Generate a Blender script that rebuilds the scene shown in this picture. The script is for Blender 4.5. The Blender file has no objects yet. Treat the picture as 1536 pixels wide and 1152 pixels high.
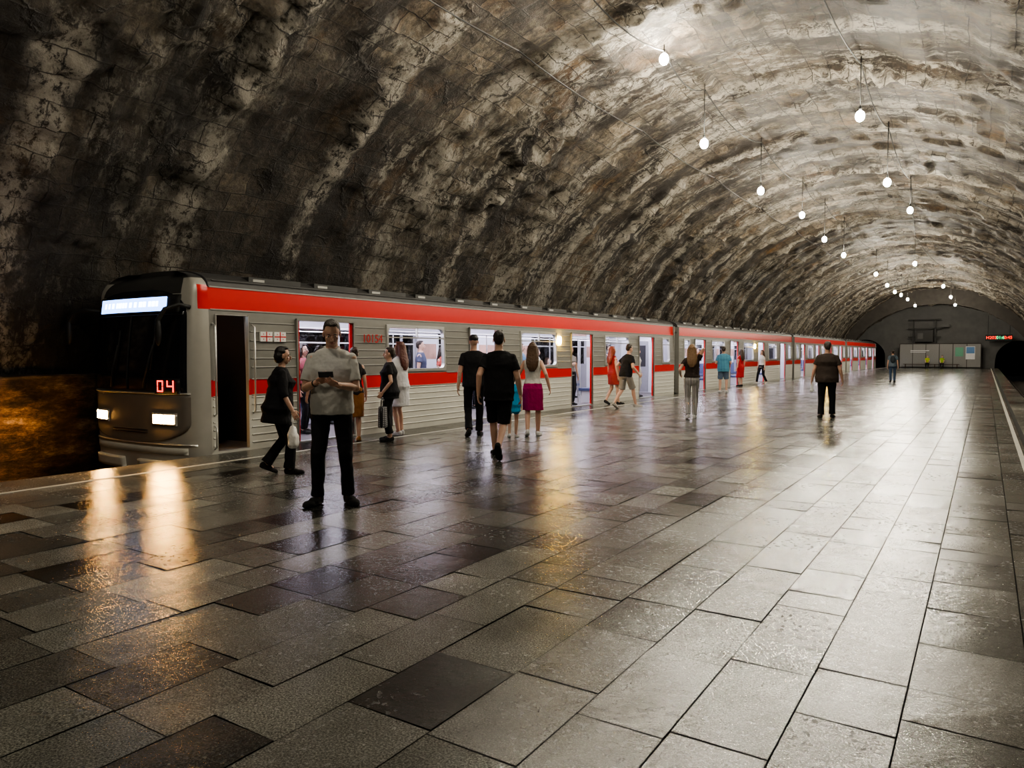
import bpy, math, random
from mathutils import Vector, Matrix, noise
random.seed(7)
V=Vector
sc=bpy.context.scene
COL=sc.collection
# ------------------------------------------------------------------ node helpers
def newmat(name):
    m=bpy.data.materials.new(name); m.use_nodes=True
    nt=m.node_tree; b=nt.nodes['Principled BSDF']
    return m,nt,b
def nd(nt,t,ins=None,**kw):
    n=nt.nodes.new(t)
    for k,v in kw.items(): setattr(n,k,v)
    if ins:
        for k,v in ins.items():
            if isinstance(v,bpy.types.NodeSocket): nt.links.new(v,n.inputs[k])
            else: n.inputs[k].default_value=v
    return n
def ramp(nt,fac,stops):
    n=nt.nodes.new('ShaderNodeValToRGB'); nt.links.new(fac,n.inputs[0])
    cr=n.color_ramp
    while len(cr.elements)<len(stops): cr.elements.new(.5)
    for e,(p,c) in zip(cr.elements,stops):
        e.position=p; e.color=(c,c,c,1) if not isinstance(c,tuple) else (*c,1)
    return n.outputs[0]
def mixc(nt,f,a,b,bt='MIX'):
    n=nt.nodes.new('ShaderNodeMix'); n.data_type='RGBA'; n.blend_type=bt; n.clamp_factor=True
    for s,v in ((n.inputs[0],f),(n.inputs[6],a),(n.inputs[7],b)):
        if isinstance(v,bpy.types.NodeSocket): nt.links.new(v,s)
        elif s==n.inputs[0]: s.default_value=v
        else: s.default_value=(*v,1)
    return n.outputs[2]
def math_(nt,op,a,b=0.0,c=None):
    n=nt.nodes.new('ShaderNodeMath'); n.operation=op
    for i,v in enumerate((a,b,c)):
        if v is None: continue
        if isinstance(v,bpy.types.NodeSocket): nt.links.new(v,n.inputs[i])
        else: n.inputs[i].default_value=v
    return n.outputs[0]
def simple(name,col,rough=.5,metal=0,var=.12,bump=0,bscale=30,em=None,es=0,spec=.5):
    m,nt,b=newmat(name)
    tc=nd(nt,'ShaderNodeTexCoord').outputs['Object']
    no=nd(nt,'ShaderNodeTexNoise',{'Vector':tc,'Scale':bscale*.3,'Detail':4.0}).outputs[0]
    lo=tuple(c*(1-var) for c in col); hi=tuple(min(1,c*(1+var)) for c in col)
    nt.links.new(mixc(nt,no,lo,hi),b.inputs['Base Color'])
    b.inputs['Roughness'].default_value=rough; b.inputs['Metallic'].default_value=metal
    b.inputs['Specular IOR Level'].default_value=spec
    if bump:
        n2=nd(nt,'ShaderNodeTexNoise',{'Vector':tc,'Scale':float(bscale),'Detail':5.0}).outputs[0]
        bp=nd(nt,'ShaderNodeBump',{'Height':n2,'Strength':bump,'Distance':.01}); nt.links.new(bp.outputs[0],b.inputs['Normal'])
    if em:
        b.inputs['Emission Color'].default_value=(*em,1); b.inputs['Emission Strength'].default_value=es
    return m
_mc={}
def cloth(col):
    k=('c',col)
    if k not in _mc: _mc[k]=simple('cloth_%d'%len(_mc),col,.85,var=.18,bump=.5,bscale=22,spec=.2)
    return _mc[k]
def stripes(name,c1,c2,scale,axis='X',plaid=False):
    m,nt,b=newmat(name)
    tc=nd(nt,'ShaderNodeTexCoord').outputs['Object']
    w=nd(nt,'ShaderNodeTexWave',{'Vector':tc,'Scale':scale,'Distortion':.6,'Detail':1.0},bands_direction=axis)
    f=ramp(nt,w.outputs[1],[(.45,0.0),(.55,1.0)])
    if plaid:
        w2=nd(nt,'ShaderNodeTexWave',{'Vector':tc,'Scale':scale,'Distortion':.4},bands_direction='Z')
        f=math_(nt,'MULTIPLY',ramp(nt,w2.outputs[1],[(.4,.3),(.6,1.0)]),f)
    nt.links.new(mixc(nt,f,c1,c2),b.inputs['Base Color']); b.inputs['Roughness'].default_value=.85
    return m
# ------------------------------------------------------------------ mesh builder
class MB:
    def __init__(s): s.v=[];s.f=[];s.m=[]
    def add(s,vs,fs,m=0):
        o=len(s.v); s.v+= [tuple(x) for x in vs]; s.f+=[tuple(i+o for i in f) for f in fs]; s.m+=[m]*len(fs)
    def box(s,x0,x1,y0,y1,z0,z1,m=0):
        s.add([(x0,y0,z0),(x1,y0,z0),(x1,y1,z0),(x0,y1,z0),(x0,y0,z1),(x1,y0,z1),(x1,y1,z1),(x0,y1,z1)],
              [(0,3,2,1),(4,5,6,7),(0,1,5,4),(1,2,6,5),(2,3,7,6),(3,0,4,7)],m)
    def tube(s,pts,rr,m=0,n=10):
        pts=[V(p) for p in pts]
        if not isinstance(rr,(list,tuple)): rr=[rr]*len(pts)
        vs=[];fs=[];prev=None
        for i,p in enumerate(pts):
            d=(pts[min(i+1,len(pts)-1)]-pts[max(i-1,0)]).normalized()
            if prev is None:
                a=V((0,0,1)) if abs(d.z)<.9 else V((0,1,0)); u=d.cross(a).normalized()
            else: u=(prev-d*prev.dot(d)).normalized()
            prev=u; w=d.cross(u)
            for k in range(n):
                t=2*math.pi*k/n; vs.append(p+(u*math.cos(t)+w*math.sin(t))*rr[i])
        for i in range(len(pts)-1):
            for k in range(n):
                k2=(k+1)%n; fs.append((i*n+k,i*n+k2,(i+1)*n+k2,(i+1)*n+k))
        fs.append(tuple(range(n-1,-1,-1))); L=(len(pts)-1)*n; fs.append(tuple(range(L,L+n)))
        s.add(vs,fs,m)
    def ell(s,c,r,m=0,rot=None,n=14,k=9,T=None):
        vs=[];fs=[];c=V(c)
        if not isinstance(r,(tuple,list)): r=(r,r,r)
        for i in range(1,k):
            ph=math.pi*i/k
            for j in range(n):
                t=2*math.pi*j/n; p=V((r[0]*math.sin(ph)*math.cos(t),r[1]*math.sin(ph)*math.sin(t),r[2]*math.cos(ph)))
                if rot is not None: p=rot@p
                vs.append(c+p)
        a=V((0,0,r[2]));b=V((0,0,-r[2]))
        if rot is not None: a=rot@a;b=rot@b
        vs+=[c+a,c+b]; A=len(vs)-2;B=A+1
        if T: vs=[T(p) for p in vs]
        for i in range(k-2):
            for j in range(n):
                j2=(j+1)%n; fs.append((i*n+j,(i+1)*n+j,(i+1)*n+j2,i*n+j2))
        for j in range(n):
            fs.append((A,j,(j+1)%n)); fs.append((B,(k-2)*n+(j+1)%n,(k-2)*n+j))
        s.add(vs,fs,m)
    def loft(s,secs,T=None,m=0,n=22,ripple=0,rk=7):
        vs=[];fs=[]
        for i,(cx,cy,z,rx,ry) in enumerate(secs):
            for j in range(n):
                t=2*math.pi*j/n; q=1+ripple*math.sin(rk*t+1)*(i/len(secs))
                p=V((cx+rx*q*math.cos(t),cy+ry*q*math.sin(t),z)); vs.append(T(p) if T else p)
        for i in range(len(secs)-1):
            for j in range(n):
                j2=(j+1)%n; fs.append((i*n+j,i*n+j2,(i+1)*n+j2,(i+1)*n+j))
        fs.append(tuple(range(n-1,-1,-1))); L=(len(secs)-1)*n; fs.append(tuple(range(L,L+n)))
        s.add(vs,fs,m)
    def obj(s,name,mats,parent=None,smooth=False,loc=None):
        me=bpy.data.meshes.new(name); me.from_pydata(s.v,[],s.f)
        for mt in (mats if isinstance(mats,(list,tuple)) else [mats]): me.materials.append(mt)
        me.polygons.foreach_set('material_index',s.m)
        if smooth: me.polygons.foreach_set('use_smooth',[True]*len(s.f))
        me.update()
        ob=bpy.data.objects.new(name,me); COL.objects.link(ob)
        if parent: ob.parent=parent
        if loc: ob.location=loc
        return ob
def empty(name,loc=(0,0,0)):
    e=bpy.data.objects.new(name,None); e.empty_display_size=.2; e.location=loc; COL.objects.link(e); return e
def text(body,name,size,loc,rot,mt,parent=None,ext=.004,align='CENTER'):
    c=bpy.data.curves.new(name,'FONT'); c.body=body; c.size=size; c.extrude=ext; c.align_x=align; c.align_y='CENTER'
    c.materials.append(mt); o=bpy.data.objects.new(name,c); COL.objects.link(o); o.location=loc; o.rotation_euler=rot
    if parent: o.parent=parent
    return o
tex_w=bpy.data.textures.new('wrinkle','CLOUDS'); tex_w.noise_scale=.11; tex_w.noise_depth=2
tex_h=bpy.data.textures.new('hairclump','CLOUDS'); tex_h.noise_scale=.035; tex_h.noise_depth=2
def remesh(ob,vox,it=3,disp=0,tex=None):
    r=ob.modifiers.new('remesh','REMESH'); r.mode='VOXEL'; r.voxel_size=vox; r.use_smooth_shade=True
    if it:
        s=ob.modifiers.new('smooth','SMOOTH'); s.factor=.5; s.iterations=it
    if disp:
        d=ob.modifiers.new('disp','DISPLACE'); d.texture=tex; d.strength=disp; d.mid_level=.5
# ------------------------------------------------------------------ materials
M_white_eye=simple('eye_white',(.7,.68,.65),.3)
M_iris=simple('iris',(.04,.025,.015),.2)
M_lip=simple('lips',(.35,.13,.11),.5)
def skinmat(tone=(.55,.34,.25)):
    k=('s',tone)
    if k not in _mc:
        m=simple('skin_%d'%len(_mc),tone,.5,var=.08,bump=.1,bscale=120); m.node_tree.nodes['Principled BSDF'].inputs['Subsurface Weight'].default_value=.08
        _mc[k]=m
    return _mc[k]
def hairmat(c):
    k=('h',c)
    if k not in _mc:
        m,nt,b=newmat('hair_%d'%len(_mc)); tc=nd(nt,'ShaderNodeTexCoord').outputs['Object']
        mp=nd(nt,'ShaderNodeMapping',{'Vector':tc,'Scale':(90.,90.,6.)}).outputs[0]
        no=nd(nt,'ShaderNodeTexNoise',{'Vector':mp,'Scale':1.0,'Detail':3.0}).outputs[0]
        nt.links.new(mixc(nt,no,tuple(x*.45 for x in c),tuple(x*1.5 for x in c)),b.inputs['Base Color'])
        bp=nd(nt,'ShaderNodeBump',{'Height':no,'Strength':.8,'Distance':.01}); nt.links.new(bp.outputs[0],b.inputs['Normal'])
        b.inputs['Roughness'].default_value=.5; _mc[k]=m
    return _mc[k]
# ------------------------------------------------------------------ people
def ik(a,t,l1,l2,pole):
    a=V(a);t=V(t);d=t-a; L=d.length
    if L>l1+l2-.004: t=a+d.normalized()*(l1+l2-.004); d=t-a; L=d.length
    L=max(L,abs(l1-l2)+.02)
    x=(l1*l1-l2*l2+L*L)/(2*L); h=math.sqrt(max(0,l1*l1-x*x)); dn=d.normalized()
    p=V(pole); p=(p-dn*p.dot(dn)).normalized()
    return a+dn*x+p*h, t
def hand_prims(mb,w,d,n,thumb,curl=.35,sc_=1.0):
    d=V(d).normalized(); n=V(n); n=(n-d*n.dot(d)).normalized(); s=d.cross(n)
    if s.dot(V(thumb))<0: s=-s
    R=Matrix((s,n,d)).transposed()
    mb.ell(w+d*.045*sc_,(.041*sc_,.016*sc_,.052*sc_),rot=R)
    mb.ell(w+d*.07*sc_,(.04*sc_,.014*sc_,.026*sc_),rot=R)
    mb.tube([w-d*.03,w+d*.03],[.025,.024],n=8)
    for off,L,ex in ((.031,.070,0),(.0105,.079,.04),(-.0105,.073,.08),(-.031,.056,.14)):
        p=w+(d*.085+s*off)*sc_; dr=(d+s*off*2.5).normalized(); ax=s
        ang=0; pts=[p-dr*.01]; rr=[.0095*sc_]
        for fr in (.46,.30,.24):
            ang+=curl+ex*curl
            q=dr*math.cos(ang)+n*math.sin(ang)
            p=p+q*L*fr*sc_; pts.append(p); rr.append(.0088*sc_ if fr>.25 else .007*sc_)
        mb.tube(pts,rr,n=8); mb.ell(pts[-1],.007*sc_,n=8,k=5)
        for q in pts[1:-1]: mb.ell(q,.009*sc_,n=8,k=5)
    b=w+(d*.022+s*.03)*sc_; p1=b+(d*.55+s*.6+n*.35).normalized()*.036*sc_; p2=p1+(d*.85+s*.25+n*(.3+curl*.4)).normalized()*.03*sc_
    mb.tube([b-s*.015,b,p1,p2],[.013*sc_,.0125*sc_,.010*sc_,.008*sc_],n=8); mb.ell(p2,.008*sc_,n=8,k=5); mb.ell(p1,.0105*sc_,n=8,k=5)
def person(name,loc,heading,H=1.7,sex='m',lean=0,drop=0,sit=False,feet=((.09,.03,0),(-.09,-.03,0)),hands=(None,None),
           head=(0,0),top=(.02,.02,.02),sleeve=.5,hem=.86,loose=.0,bot='trousers',bcol=(.015,.015,.018),blen=1.,shoe=(.02,.02,.02),
           hair='short',hcol=(.03,.02,.015),tone=(.55,.34,.25),vox=.011,girth=1.,topmat=None,botmat=None,pole=((.4,-1,-.3),(-.4,-1,-.3)),
           palm=None,curl=.35,hdir=(None,None),toe=12):
    E=empty(name,loc); E.rotation_euler=(0,0,math.radians(heading)); k=H/1.75; E.scale=(k,k,k)
    f=sex=='f'; sw=.150 if f else .178; g=girth
    if sit: drop=.40
    piv=V((0,0,.95)); RL=Matrix.Rotation(-math.radians(lean),3,'X'); DZ=V((0,0,-drop))
    T=lambda p: RL@(V(p)-piv)+piv+DZ
    np_=V((0,.0,1.52)); RH=Matrix.Rotation(math.radians(head[1]),3,'Z')@Matrix.Rotation(-math.radians(head[0]),3,'X')
    TH=lambda p: T(RH@(V(p)-np_)+np_)
    sk=skinmat(tone); body=MB()
    # ---- torso
    if f: S=[(0,-.005,.84,.14,.10),(0,-.01,.92,.172,.118),(0,0,1.0,.155,.10),(0,0,1.1,.125,.085),(0,.005,1.2,.135,.095),(0,.015,1.29,.152,.118),(0,.005,1.36,.158,.095),(0,0,1.405,.145,.075),(0,0,1.445,.10,.06),(0,0,1.475,.06,.052)]
    else: S=[(0,0,.84,.15,.11),(0,0,.92,.168,.12),(0,0,1.0,.16,.112),(0,.005,1.1,.155,.108),(0,.01,1.2,.166,.115),(0,.01,1.29,.18,.12),(0,.005,1.36,.188,.108),(0,0,1.41,.172,.085),(0,0,1.45,.125,.07),(0,0,1.485,.075,.06)]
    S=[(a,b+ (g-1)*.08*(1 if 1.0<=z<=1.25 else 0),z,rx*(1+(g-1)*.7) if z<1.35 else rx,ry*g if z<1.42 else ry) for a,b,z,rx,ry in S]
    body.loft(S,T)
    nr=.047 if f else .056
    body.tube([T((0,-.005,1.43)),T((0,0,1.5)),TH((0,.005,1.56))],[nr*1.25,nr,nr],n=12)
    # ---- head
    body.ell((0,-.008,1.655),(.074,.093,.094),T=TH); body.ell((0,.028,1.60),(.062,.066,.078),T=TH); body.ell((0,.048,1.552),(.036,.038,.03),T=TH)
    nose=MB(); nose.ell((0,.098,1.617),(.0115,.018,.026),T=TH); nose.ell((0,.105,1.603),(.017,.014,.012),T=TH)
    for sx in (1,-1):
        nose.ell((sx*.076,-.002,1.625),(.010,.02,.032),T=TH)
        nose.ell((sx*.03,.078,1.652),(.022,.012,.008),T=TH)
        nose.ell((sx*.043,.062,1.61),(.018,.016,.016),T=TH)
    nose.ell((0,.088,1.575),(.022,.012,.012),T=TH)
    # ---- legs
    hips=[V((.092,0,.92))+DZ,V((-.092,0,.92))+DZ]; jl=[]
    for i,sx in enumerate((1,-1)):
        fx,fy,p=feet[i]; p=math.radians(p); az=.085+.15*math.sin(max(p,0))
        kn,an=ik(hips[i],(fx,fy,az),.43,.42,(sx*.1,1,0)); jl.append((hips[i],kn,an,p))
    tr=.082*g if not f else .083*g
    for (hp,kn,an,p),sx in zip(jl,(1,-1)):
        mid=kn.lerp(an,.35)
        body.tube([hp,hp.lerp(kn,.5),kn,mid+V((0,-.012,0)),an],[tr,tr*.84,.054,.053,.036],n=14); body.ell(kn,.053); body.ell(hp,tr)
        body.ell(an,.037)
        Rz=Matrix.Rotation(-sx*math.radians(toe),3,'Z')
        fd=Rz@V((0,math.cos(p),-math.sin(p))); body.tube([an+V((0,0,-.02)),an+fd*.1+V((0,0,-.04))],[.035,.03],n=10)
    # ---- arms
    aj=[]; hb=MB()
    for i,sx in enumerate((1,-1)):
        sh=T((sx*sw,0,1.385)); tg=hands[i] or (sx*(sw+.085),.04,.84)
        tg=V(tg)+ (DZ if sit else V((0,0,0)))
        el,wr=ik(sh,tg,.285,.255,V((sx*abs(pole[i][0]),pole[i][1],pole[i][2])))
        ar=(.044 if f else .052)
        body.tube([sh,sh.lerp(el,.3),el,el.lerp(wr,.3),wr],[ar*.95,ar,ar*.78,ar*.78,.027],n=12); body.ell(sh,ar*1.05); body.ell(el,ar*.79)
        aj.append((sh,el,wr))
        dr=V(hdir[i]) if hdir[i] else (wr-el).normalized()
        pn=V(palm[i]) if palm else V((-sx,0,0)); th=V((0,1,.2)) if not palm else V((-sx,.3,.6))
        if abs(dr.dot(pn.normalized()))>.9: pn=V((0,-.2,-1))
        hand_prims(hb,wr,dr,pn,th,curl,1.0 if not f else .92)
    o=body.obj('body',sk,E,True); remesh(o,vox,4)
    o=nose.obj('face_features',sk,E,True)
    o=hb.obj('hands',sk,E,True); remesh(o,min(.0045,vox*.45),1)
    # ---- face bits
    fb=MB()
    for sx in (1,-1):
        fb.ell((sx*.03,.081,1.636),(.0135,.009,.0075),0,T=TH); fb.ell((sx*.03,.0885,1.636),(.006,.003,.006),1,T=TH,n=8,k=5)
        fb.tube([TH((sx*.014,.094,1.657)),TH((sx*.032,.092,1.662)),TH((sx*.05,.078,1.656))],[.004,.0045,.0025],2,6)
    fb.tube([TH((-.024,.088,1.576)),TH((-.008,.0985,1.579)),TH((.008,.0985,1.579)),TH((.024,.088,1.576))],[.002,.0045,.0045,.002],3,6)
    fb.tube([TH((-.018,.09,1.570)),TH((0,.099,1.568)),TH((.018,.09,1.570))],[.003,.006,.003],3,6)
    fb.obj('eyes_brows_mouth',[M_white_eye,M_iris,hairmat(hcol),M_lip],E,True)
    # ---- top
    tb=MB(); inf=.012+loose
    secs=[]
    zs=[s for s in S if s[2]>=hem-.001 and s[2]<1.46]
    def at(z):
        for a,b in zip(S[:-1],S[1:]):
            if a[2]<=z<=b[2]:
                t=(z-a[2])/(b[2]-a[2]); return tuple(a[q]*(1-t)+b[q]*t for q in range(5))
        return S[0] if z<S[0][2] else S[-1]
    a=at(hem); secs.append((a[0],a[1],hem,a[3]+inf+.006+loose*.6,a[4]+inf+.006+loose*.6))
    for s in zs:
        if s[2]>hem+.02:
            i2=inf+ (loose*.5 if s[2]<1.2 else 0)
            if s[2]>1.34: i2=.012+loose*.3
            secs.append((s[0],s[1],s[2]+(.008 if s[2]>1.4 else 0),s[3]+i2,s[4]+i2))
    secs.append((0,-.003,1.480,nr*1.35+.008,nr*1.2+.008))
    tb.loft(secs,T)
    if sleeve>0:
        for sh,el,wr in aj:
            r=.062+loose*.45 if not f else .053+loose*.45
            if sleeve<=1: tb.tube([sh+(sh-el).normalized()*.0,sh.lerp(el,.2),sh.lerp(el,sleeve)],[r*.80,r*.94,r*.98],n=14)
            else: tb.tube([sh,sh.lerp(el,.3),el,el.lerp(wr,sleeve-1)],[r*.80,r*.92,r*.85,r*.68],n=14)
            tb.ell(sh,r*.86)
    else:
        for sx in (1,-1): tb.tube([T((sx*(sw-.06),.06,1.36)),T((sx*(sw-.055),0,1.455)),T((sx*(sw-.06),-.06,1.36))],[.02,.018,.02],n=8)
    o=tb.obj('top',topmat or cloth(top),E,True); remesh(o,vox,5,.022,tex_w)
    if sleeve>0 and vox<.007:
        cb=MB()
        for sx in (1,-1):
            cb.tube([T((sx*.012,.078,1.43)),T((sx*.045,.058,1.47)),T((sx*.068,.0,1.492)),T((sx*.045,-.055,1.50)),T((0,-.066,1.50))],[.011,.012,.012,.012,.012],n=8)
        cb.obj('collar',topmat or cloth(top),E,True)
    # ---- bottom
    bm=botmat or cloth(bcol); bb=MB()
    if bot in('trousers','shorts'):
        P=[(a,b,z-.0,rx+.014,ry+.014) for a,b,z,rx,ry in S if z<1.05]; P=[(0,0,.80,.12,.09)]+P
        bb.loft(P,lambda p:V(p)+DZ if not lean else (T(p) if p[2]>.9 else V(p)+DZ))
        for hp,kn,an,p in jl:
            if bot=='trousers':
                w=.012+loose*.5
                ends=kn.lerp(an,.99 if blen>=1 else blen)
                bb.tube([hp,hp.lerp(kn,.5),kn,kn.lerp(an,.4),ends],[tr+.010,tr*.84+.010,.057+w*.6,.053+w*.5,.044+w],n=14); bb.ell(kn,.056+w*.5)
            else: bb.tube([hp,hp.lerp(kn,.5),hp.lerp(kn,blen)],[tr+.016,tr+.012,tr+.006],n=14)
            bb.ell(hp,tr+.012)
    else:
        mz=(jl[0][1]+jl[1][1])/2; zh=.93-.43*blen; sp=abs(jl[0][1].y-jl[1][1].y)/2+.01
        bb.loft([(0,0,1.06,.135,.095),(0,-.005,.98,.17,.12),(0,-.005,.9,.187,.13),(0,mz.y*.4,(.9+zh)/2,.19,.13+sp*.45),(0,mz.y*.8,zh,.19+(.04 if bot=='dress' else 0),.125+sp*.8)],lambda p:V(p)+DZ,ripple=.07,rk=6)
    o=bb.obj('lower_garment',bm,E,True); remesh(o,vox,2,.02,tex_w)
    # ---- shoes
    sb=MB()
    for (hp,kn,an,p),sx in zip(jl,(1,-1)):
        R=Matrix.Rotation(-sx*math.radians(toe),3,'Z')@Matrix.Rotation(-p,3,'X'); c=an
        for (y,z,rx,ry,rz) in ((-.02,-.035,.042,.052,.05),(.05,-.043,.047,.080,.043),(.13,-.055,.051,.072,.032),(.03,-.070,.048,.100,.015),(.12,-.071,.053,.092,.014)):
            sb.ell(c+R@V((0,y,z)),(rx,ry,rz),rot=R)
    o=sb.obj('shoes',cloth(shoe),E,True); remesh(o,min(vox,.009),2)
    # ---- hair
    hm=hairmat(hcol); h=MB()
    if hair in('short','long','bun','bob'):
        h.ell((0,-.026,1.678),(.080,.088,.086),T=TH); h.ell((0,-.05,1.64),(.070,.064,.078),T=TH)
        h.ell((0,.022,1.738),(.056,.046,.020),T=TH)
    if hair=='bob' :
        h.ell((0,-.045,1.62),(.092,.075,.10),T=TH)
    if hair=='long':
        h.loft([(0,-.05,1.70,.085,.065),(0,-.06,1.6,.10,.062),(0,-.085,1.5,.115,.055),(0,-.115,1.4,.12,.045),(0,-.125,1.3,.10,.04),(0,-.125,1.22,.05,.025)],T,ripple=.12,rk=7)
        for sx in (1,-1): h.tube([TH((sx*.07,.0,1.68)),TH((sx*.085,.0,1.6)),T((sx*.09,-.02,1.5))],[.025,.028,.03],n=8)
    if hair=='bun': h.ell((0,-.12,1.70),(.04,.04,.04),T=TH)
    if hair=='cap':
        h.ell((0,-.012,1.69),(.083,.1,.075),T=TH); h.ell((0,.1,1.70),(.06,.07,.012),T=TH)
    o=h.obj('hair' if hair!='cap' else 'cap',hm,E,True); remesh(o,min(vox,.008),2,.014,tex_h)
    bpy.context.view_layer.update()
    return E,aj,T
# --- foreground man with phone
E,aj,T=person('man_looking_at_phone',(-5.44,5.14,0),-141,1.83,'m',feet=((.14,.03,0),(-.14,-.02,0)),hands=((.10,.26,1.17),(-.085,.27,1.145)),
   head=(24,8),top=(.46,.455,.43),sleeve=.78,hem=.86,loose=.012,bcol=(.014,.014,.017),hcol=(.05,.042,.036),vox=.0065,girth=1.1,
   pole=((.62,-.5,-1),(-.62,-.5,-1)),palm=((-.6,-.1,.9),(.6,-.1,.9)),curl=.55,hdir=((-.75,.45,.45),(.75,.45,.40)),toe=30)
pm=MB(); pm.box(-.066,.066,-.0045,.0045,-.034,.034,0); pm.box(-.062,.062,-.006,-.0046,-.030,.030,1)
M_phone=simple('phone_black',(.02,.02,.025),.25); M_screen=simple('phone_screen',(.1,.12,.15),.1,em=(.6,.75,1),es=1.5)
ph=pm.obj('phone',[M_phone,M_screen],E); ph.location=(.01,.345,1.245); ph.rotation_euler=(math.radians(-42),0,0)
bv=ph.modifiers.new('b','BEVEL'); bv.width=.004; bv.segments=2
wt=MB(); sh,el,wr=aj[0]; wt.tube([wr.lerp(el,.12),wr.lerp(el,.22)],[.033,.034],0,14); wt.obj('wristwatch',M_phone,E,True)
# --- woman in black with plastic bag
Ew,aw,_=person('woman_with_plastic_bag',(-7.36,6.05,0),-35,1.60,'f',lean=6,drop=.02,feet=((.08,.13,0),(-.08,-.16,24)),hands=((.33,.16,.88),(-.24,.10,.93)),
   top=(.012,.012,.014),sleeve=1.2,hem=.72,loose=.045,bcol=(.012,.012,.014),hair='bob',hcol=(.012,.010,.010),vox=.008,girth=1.12)
M_pbag=simple('plastic_bag',(.75,.74,.72),.35,var=.1,bump=.9,bscale=25)
def bag(E,wr,mt,w=.13,h=.3,d=.07,name='plastic_bag'):
    b=MB(); x,y,z=wr; z-=.09
    b.loft([(x,y,z-.1-h,w*.6,d*.7),(x,y,z-.06-h,w,d),(x,y,z-.12-h*.4,w*.95,d),(x,y,z-.12,w*.5,d*.5)],None,ripple=.1,rk=5)
    for s in(1,-1): b.tube([(x+s*w*.4,y,z-.14),(x+s*w*.22,y,z-.05),(x,y,z)],[.014,.01,.008],n=6)
    o=b.obj(name,mt,E,True); remesh(o,.009,1,.03,tex_w); return o
bag(Ew,aw[0][2],M_pbag)
# --- group at the first door
person('woman_boarding_train',(-9.35,8.55,0),80,1.62,'f',feet=((.08,.12,0),(-.08,-.1,10)),top=(.02,.06,.03),sleeve=.5,bcol=(.02,.02,.025),hair='long',hcol=(.015,.01,.01),vox=.012)
person('woman_waiting_in_skirt',(-9.0,9.0,0),60,1.60,'f',top=(.02,.018,.02),bot='skirt',bcol=(.28,.12,.04),blen=1.1,sleeve=.5,hcol=(.05,.03,.02),shoe=(.3,.15,.05),hair='bun',vox=.012)
Eb,ab,_=person('woman_with_shopping_bag',(-8.56,9.40,0),125,1.60,'f',feet=((.08,.02,0),(-.08,-.02,0)),hands=((.24,.06,.9),(-.24,.10,.92)),top=(.014,.014,.016),sleeve=.55,hem=.8,loose=.03,
   bcol=(.013,.013,.015),blen=.85,hair='short',hcol=(.03,.02,.015),vox=.010,girth=1.1)
person('woman_in_white_shirt',(-9.0,10.15,0),95,1.71,'f',feet=((.08,.02,0),(-.08,-.03,0)),hands=(None,(-.14,.26,1.15)),top=(.62,.62,.64),sleeve=.6,hem=.55,loose=.03,bot='shorts',bcol=(.5,.5,.52),blen=.5,
   hair='long',hcol=(.10,.03,.02),shoe=(.5,.5,.5),vox=.010)
M_plaid=stripes('plaid_bag',(.015,.015,.02),(.4,.4,.42),9,'X',True)
def shopper(E,wr,mt,nm,txt=None):
    b=MB(); x,y,z=wr; z-=.08
    b.loft([(x,y,z-.56,.17,.08),(x,y,z-.53,.18,.085),(x,y,z-.2,.19,.075),(x,y,z-.18,.185,.07)],None,n=24)
    for s in (1,-1):
        b.tube([(x-.08,y+s*.03,z-.2),(x-.06,y+s*.02,z-.06),(x,y,z+.0),(x+.06,y+s*.02,z-.06),(x+.08,y+s*.03,z-.2)],.008,0,6)
    return b.obj(nm,mt,E,True)
shopper(Eb,ab[1][2],M_plaid,'plaid_shopping_bag')
M_bagtxt=simple('bag_lettering',(.6,.6,.6),.5)
b2=shopper(Eb,ab[0][2],cloth((.02,.02,.025)),'black_shopping_bag')
bx,by,bz=ab[0][2]
text('Park Hi',"bag_text",.085,(bx+.02,by+.095,bz-.45),(math.radians(90),0,math.radians(180)),M_bagtxt,Eb,.001)
# --- people walking along the platform
person('man_in_cap',(-7.72,10.7,0),36,1.83,'m',feet=((.09,.12,0),(-.09,-.16,22)),hands=((.26,.12,.9),(-.27,-.02,.86)),top=(.014,.014,.016),sleeve=.6,loose=.02,bcol=(.012,.012,.014),hair='cap',hcol=(.01,.01,.012),vox=.010)
person('man_in_black_shorts',(-5.84,8.70,0),30,1.84,'m',lean=3,drop=.02,feet=((.02,-.34,58),(-.07,.24,0)),hands=((.29,.10,.86),(-.27,-.08,.88)),top=(.012,.012,.014),sleeve=.62,hem=.80,loose=.022,
   bot='shorts',bcol=(.010,.010,.012),blen=1.0,shoe=(.012,.012,.012),hair='short',hcol=(.02,.015,.012),vox=.008,girth=1.04)
person('child_in_blue',(-7.04,10.93,0),25,1.13,'f',feet=((.08,.08,0),(-.08,-.08,10)),top=(.03,.28,.50),sleeve=.4,hem=.72,loose=.04,bot='shorts',bcol=(.05,.3,.5),blen=.6,hair='bob',hcol=(.06,.035,.02),shoe=(.6,.6,.6),vox=.011)
person('woman_in_magenta_skirt',(-6.85,11.3,0),26,1.69,'f',feet=((.09,.12,0),(-.08,-.14,18)),hands=((.32,-.10,.92),(-.32,.14,.94)),top=(.68,.66,.62),sleeve=0,hem=.99,bot='skirt',bcol=(.42,.012,.13),blen=1.02,
   hair='long',hcol=(.10,.055,.03),shoe=(.7,.7,.7),vox=.009)
person('woman_in_red_dress',(-9.15,19.6,0),-30,1.70,'f',feet=((.08,.16,0),(-.08,-.18,20)),top=(.30,.03,.03),sleeve=.2,bot='dress',bcol=(.30,.04,.035),blen=.75,hair='long',hcol=(.24,.045,.02),vox=.013)
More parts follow.
